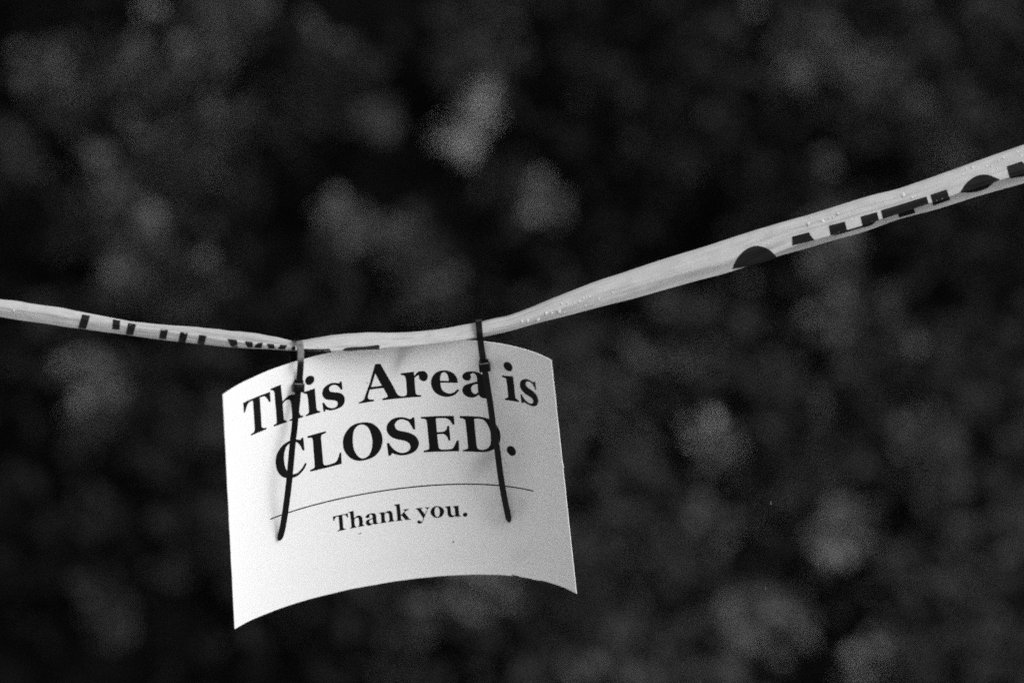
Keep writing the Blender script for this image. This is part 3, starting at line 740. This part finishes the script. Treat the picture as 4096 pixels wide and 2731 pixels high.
for px, py, r in beads:
    kind = 'L' if px < 1186 else ('M' if px < 1926 else 'R')
    p = film(kind, px, py, 'F', .0002)
    o = bpy.data.objects.new('water_bead', bead_me); COL.objects.link(o)
    o.parent = tape; o.matrix_parent_inverse = tape.matrix_world.inverted()
    s = r * .00015
    o.matrix_world = Matrix.Translation(p) @ CAM_ROT @ Matrix.Diagonal((s, s * rr.uniform(1.0, 1.4), s * .45, 1))

# ------------------------------------------------------------------ the two cable ties
tie_m = grey_mat('black_nylon', .004, rough=.14, spec=.14)
add_bump(tie_m, 900.0, .15, dist=.0004)
# painted sky sheen on the loops and glint on the heads, with ragged ends
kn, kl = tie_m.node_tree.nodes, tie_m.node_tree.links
k_a = kn.new('ShaderNodeAttribute'); k_a.attribute_name = 'glint'
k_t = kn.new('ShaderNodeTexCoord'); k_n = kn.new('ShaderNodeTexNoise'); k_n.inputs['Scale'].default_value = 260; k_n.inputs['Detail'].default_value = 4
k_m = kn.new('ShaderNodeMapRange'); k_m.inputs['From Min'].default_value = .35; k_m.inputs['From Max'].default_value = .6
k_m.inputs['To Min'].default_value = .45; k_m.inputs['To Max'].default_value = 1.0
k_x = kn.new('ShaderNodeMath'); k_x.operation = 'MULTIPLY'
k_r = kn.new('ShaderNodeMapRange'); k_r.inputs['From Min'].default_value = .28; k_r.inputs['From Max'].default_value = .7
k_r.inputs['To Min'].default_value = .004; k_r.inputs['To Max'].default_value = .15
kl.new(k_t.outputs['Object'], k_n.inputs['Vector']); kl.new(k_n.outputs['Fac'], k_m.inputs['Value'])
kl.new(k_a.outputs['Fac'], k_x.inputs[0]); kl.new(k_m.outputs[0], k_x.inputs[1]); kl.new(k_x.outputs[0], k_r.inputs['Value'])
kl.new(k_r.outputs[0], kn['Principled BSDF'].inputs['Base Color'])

def smooth_path(pts, per=7):
    out = []
    n = len(pts)
    for i in range(n - 1):
        p0 = pts[max(0, i - 1)]; p1 = pts[i]; p2 = pts[i + 1]; p3 = pts[min(n - 1, i + 2)]
        for k in range(per):
            t = k / per
            out.append(.5 * ((2 * p1) + (p2 - p0) * t + (2 * p0 - 5 * p1 + 4 * p2 - p3) * t * t + (3 * p1 - p0 - 3 * p2 + p3) * t ** 3))
    out.append(pts[-1])
    return out

def strap(name, pts, width, thick, parent, taper_end=False, side=None, glint_on=None):
    """ribbon swept along pts with a shallow channel down its face"""
    P = smooth_path(pts)
    side = (side or (CAM_ROT @ Vector((1, 0, 0)))).normalized()
    verts, faces = [], []
    n = len(P)
    for i, p in enumerate(P):
        t = (P[min(n - 1, i + 1)] - P[max(0, i - 1)]).normalized()
        s = (side - t * side.dot(t)).normalized()
        nn = s.cross(t).normalized()
        w = width / 2; h = thick / 2
        if taper_end:
            L = (P[-1] - p).length
            if L < .0045: w *= .35 + .65 * (L / .0045) ** .6; h *= .6 + .4 * L / .0045
        prof = [(-w, -h * .6), (-w * .85, -h), (w * .85, -h), (w, -h * .6), (w, h * .6), (w * .85, h), (w * .52, h), (w * .44, h * .45), (-w * .44, h * .45), (-w * .52, h), (-w * .85, h), (-w, h * .6)]
        for a, b in prof: verts.append(p + s * a + nn * b)
    m = 12
    for i in range(n - 1):
        for j in range(m):
            a = i * m + j; b = i * m + (j + 1) % m
            faces.append((a, b, b + m, a + m))
    faces.append(tuple(range(m))[::-1]); faces.append(tuple((n - 1) * m + j for j in range(m)))
    me = mesh_from(name, verts, faces)
    bmx = bmesh.new(); bmx.from_mesh(me); bmesh.ops.recalc_face_normals(bmx, faces=bmx.faces[:]); bmx.to_mesh(me); bmx.free()
    if glint_on:
        lo, hi, amt = glint_on
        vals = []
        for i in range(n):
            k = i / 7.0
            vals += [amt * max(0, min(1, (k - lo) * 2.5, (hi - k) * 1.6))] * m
        sa = me.attributes.new('glint', 'FLOAT', 'POINT'); sa.data.foreach_set('value', vals)
    return link(name, me, tie_m, parent, smooth=False)

def block(bm, cx, cy, cz, sx, sy, sz, bev, taper=1.0):
    r = bmesh.ops.create_cube(bm, size=1.0)
    for v in r['verts']:
        k = taper if v.co.z > 0 else 1.0
        v.co = Vector((cx + v.co.x * sx * k, cy + v.co.y * sy * k, cz + v.co.z * sz))
    es_ = list({e for v in r['verts'] for e in v.link_edges})
    bmesh.ops.bevel(bm, geom=es_, offset=bev, segments=2, affect='EDGES', profile=.6)

def head(loc, roll, yaw, parent):
    bm = bmesh.new()
    m = .001
    block(bm, 0, -.7 * m, .5 * m, 9.2 * m, 7.6 * m, 5.6 * m, .7 * m, .9)       # locking body
    block(bm, 0, 3.8 * m, -.3 * m, 7.6 * m, 3.0 * m, 4.4 * m, .6 * m, .9)       # shoulder the strap enters
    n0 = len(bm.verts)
    block(bm, 0, 1.9 * m, 3.35 * m, 7.4 * m, .8 * m, .5 * m, .15 * m)           # front lip, its glint painted pale
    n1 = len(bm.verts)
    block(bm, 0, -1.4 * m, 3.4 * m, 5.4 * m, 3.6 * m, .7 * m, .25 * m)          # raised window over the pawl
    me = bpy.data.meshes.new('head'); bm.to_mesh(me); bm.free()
    sa = me.attributes.new('glint', 'FLOAT', 'POINT')
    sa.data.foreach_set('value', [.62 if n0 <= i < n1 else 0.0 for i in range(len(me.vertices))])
    o = link('head', me, tie_m, None, smooth=False)
    mw = Matrix.Translation(loc) @ CAM_ROT @ Matrix.Rotation(math.radians(roll), 4, 'Z') @ Matrix.Rotation(math.radians(yaw), 4, 'Y')
    me.transform(mw)
    o.parent = parent; o.matrix_parent_inverse = parent.matrix_world.inverted()
    return o

def tie(label, headp, loop, tail, roll, yaw, glint_on):
    hx, hy = headp
    hd = sheet_at(hx, hy)[2]
    hl = at(hx, hy, hd - .0030)
    e = thing('cable_tie', label, 'cable tie', hl, 'black cable ties hanging the sign')
    strap('strap_loop', [at(px, py, d) for px, py, d in loop(hd)], .0048, .0013, e, glint_on=glint_on)
    head(hl, roll, yaw, e)
    pts = []
    for px, py, off in tail:
        pts.append(at(px, py, sheet_at(px, py)[2] - off))
    strap('tail', pts, .0047, .0012, e, taper_end=True)
    return e

def loop_left(hd):
    td = tape_depth(1195)
    return [(1192,1548,hd+.004),(1182,1500,hd+.005),(1174,1450,hd+.006),(1170,1410,td+.008),(1173,1378,td+.006),(1182,1361,td+.001),(1193,1362,td-.004),
            (1200,1378,td-.0075),(1203,1405,td-.0115),(1203,1440,td-.0135),(1201,1480,hd-.0105),(1198,1520,hd-.006),(1195,1548,hd-.004)]
def loop_right(hd):
    td = tape_depth(1925)
    return [(1936,1466,hd+.004),(1932,1420,hd+.006),(1924,1380,td+.008),(1917,1330,td+.008),(1913,1292,td+.005),(1912,1279,td-.001),(1914,1282,td-.006),
            (1917,1318,td-.0115),(1921,1356,td-.0115),(1925,1391,td-.008),(1930,1422,hd-.007),(1934,1455,hd-.005),(1936,1468,hd-.004)]
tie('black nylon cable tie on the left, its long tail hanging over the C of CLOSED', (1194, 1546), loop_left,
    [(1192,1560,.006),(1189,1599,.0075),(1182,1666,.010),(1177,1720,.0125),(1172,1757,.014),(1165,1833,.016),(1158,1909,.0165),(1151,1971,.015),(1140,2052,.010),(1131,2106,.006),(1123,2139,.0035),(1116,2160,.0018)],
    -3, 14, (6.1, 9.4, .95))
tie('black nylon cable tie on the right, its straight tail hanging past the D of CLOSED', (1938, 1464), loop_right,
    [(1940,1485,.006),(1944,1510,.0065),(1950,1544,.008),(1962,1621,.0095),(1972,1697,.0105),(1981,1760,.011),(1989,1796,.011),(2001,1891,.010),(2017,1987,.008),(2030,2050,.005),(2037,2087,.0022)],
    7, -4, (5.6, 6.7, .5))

# ------------------------------------------------------------------ falling raindrops caught in the air
drop_m = grey_mat('falling_water', .12, rough=.2, spec=.2)
for px, py, s, lab in ((3083, 2015, .00055, 'tiny falling raindrop glinting right of the sign, the nearer of two to its closing words'),
                       (3062, 2355, .0004, 'tiny faint falling raindrop low at the right, level with the bottom of the sign')):
    bm = bmesh.new(); bmesh.ops.create_uvsphere(bm, u_segments=16, v_segments=10, radius=1.0)
    for v in bm.verts:
        if v.co.z > 0: v.co.z *= 5.0; k = 1 - .5 * v.co.z / 5.0; v.co.x *= k; v.co.y *= k
    me = bpy.data.meshes.new('raindrop'); bm.to_mesh(me); bm.free()
    o = link('raindrop', me, drop_m)
    o.location = at(px, py, DIST + .01); o.scale = (s, s, s)
    tag(o, lab, 'raindrop', 'falling raindrops')
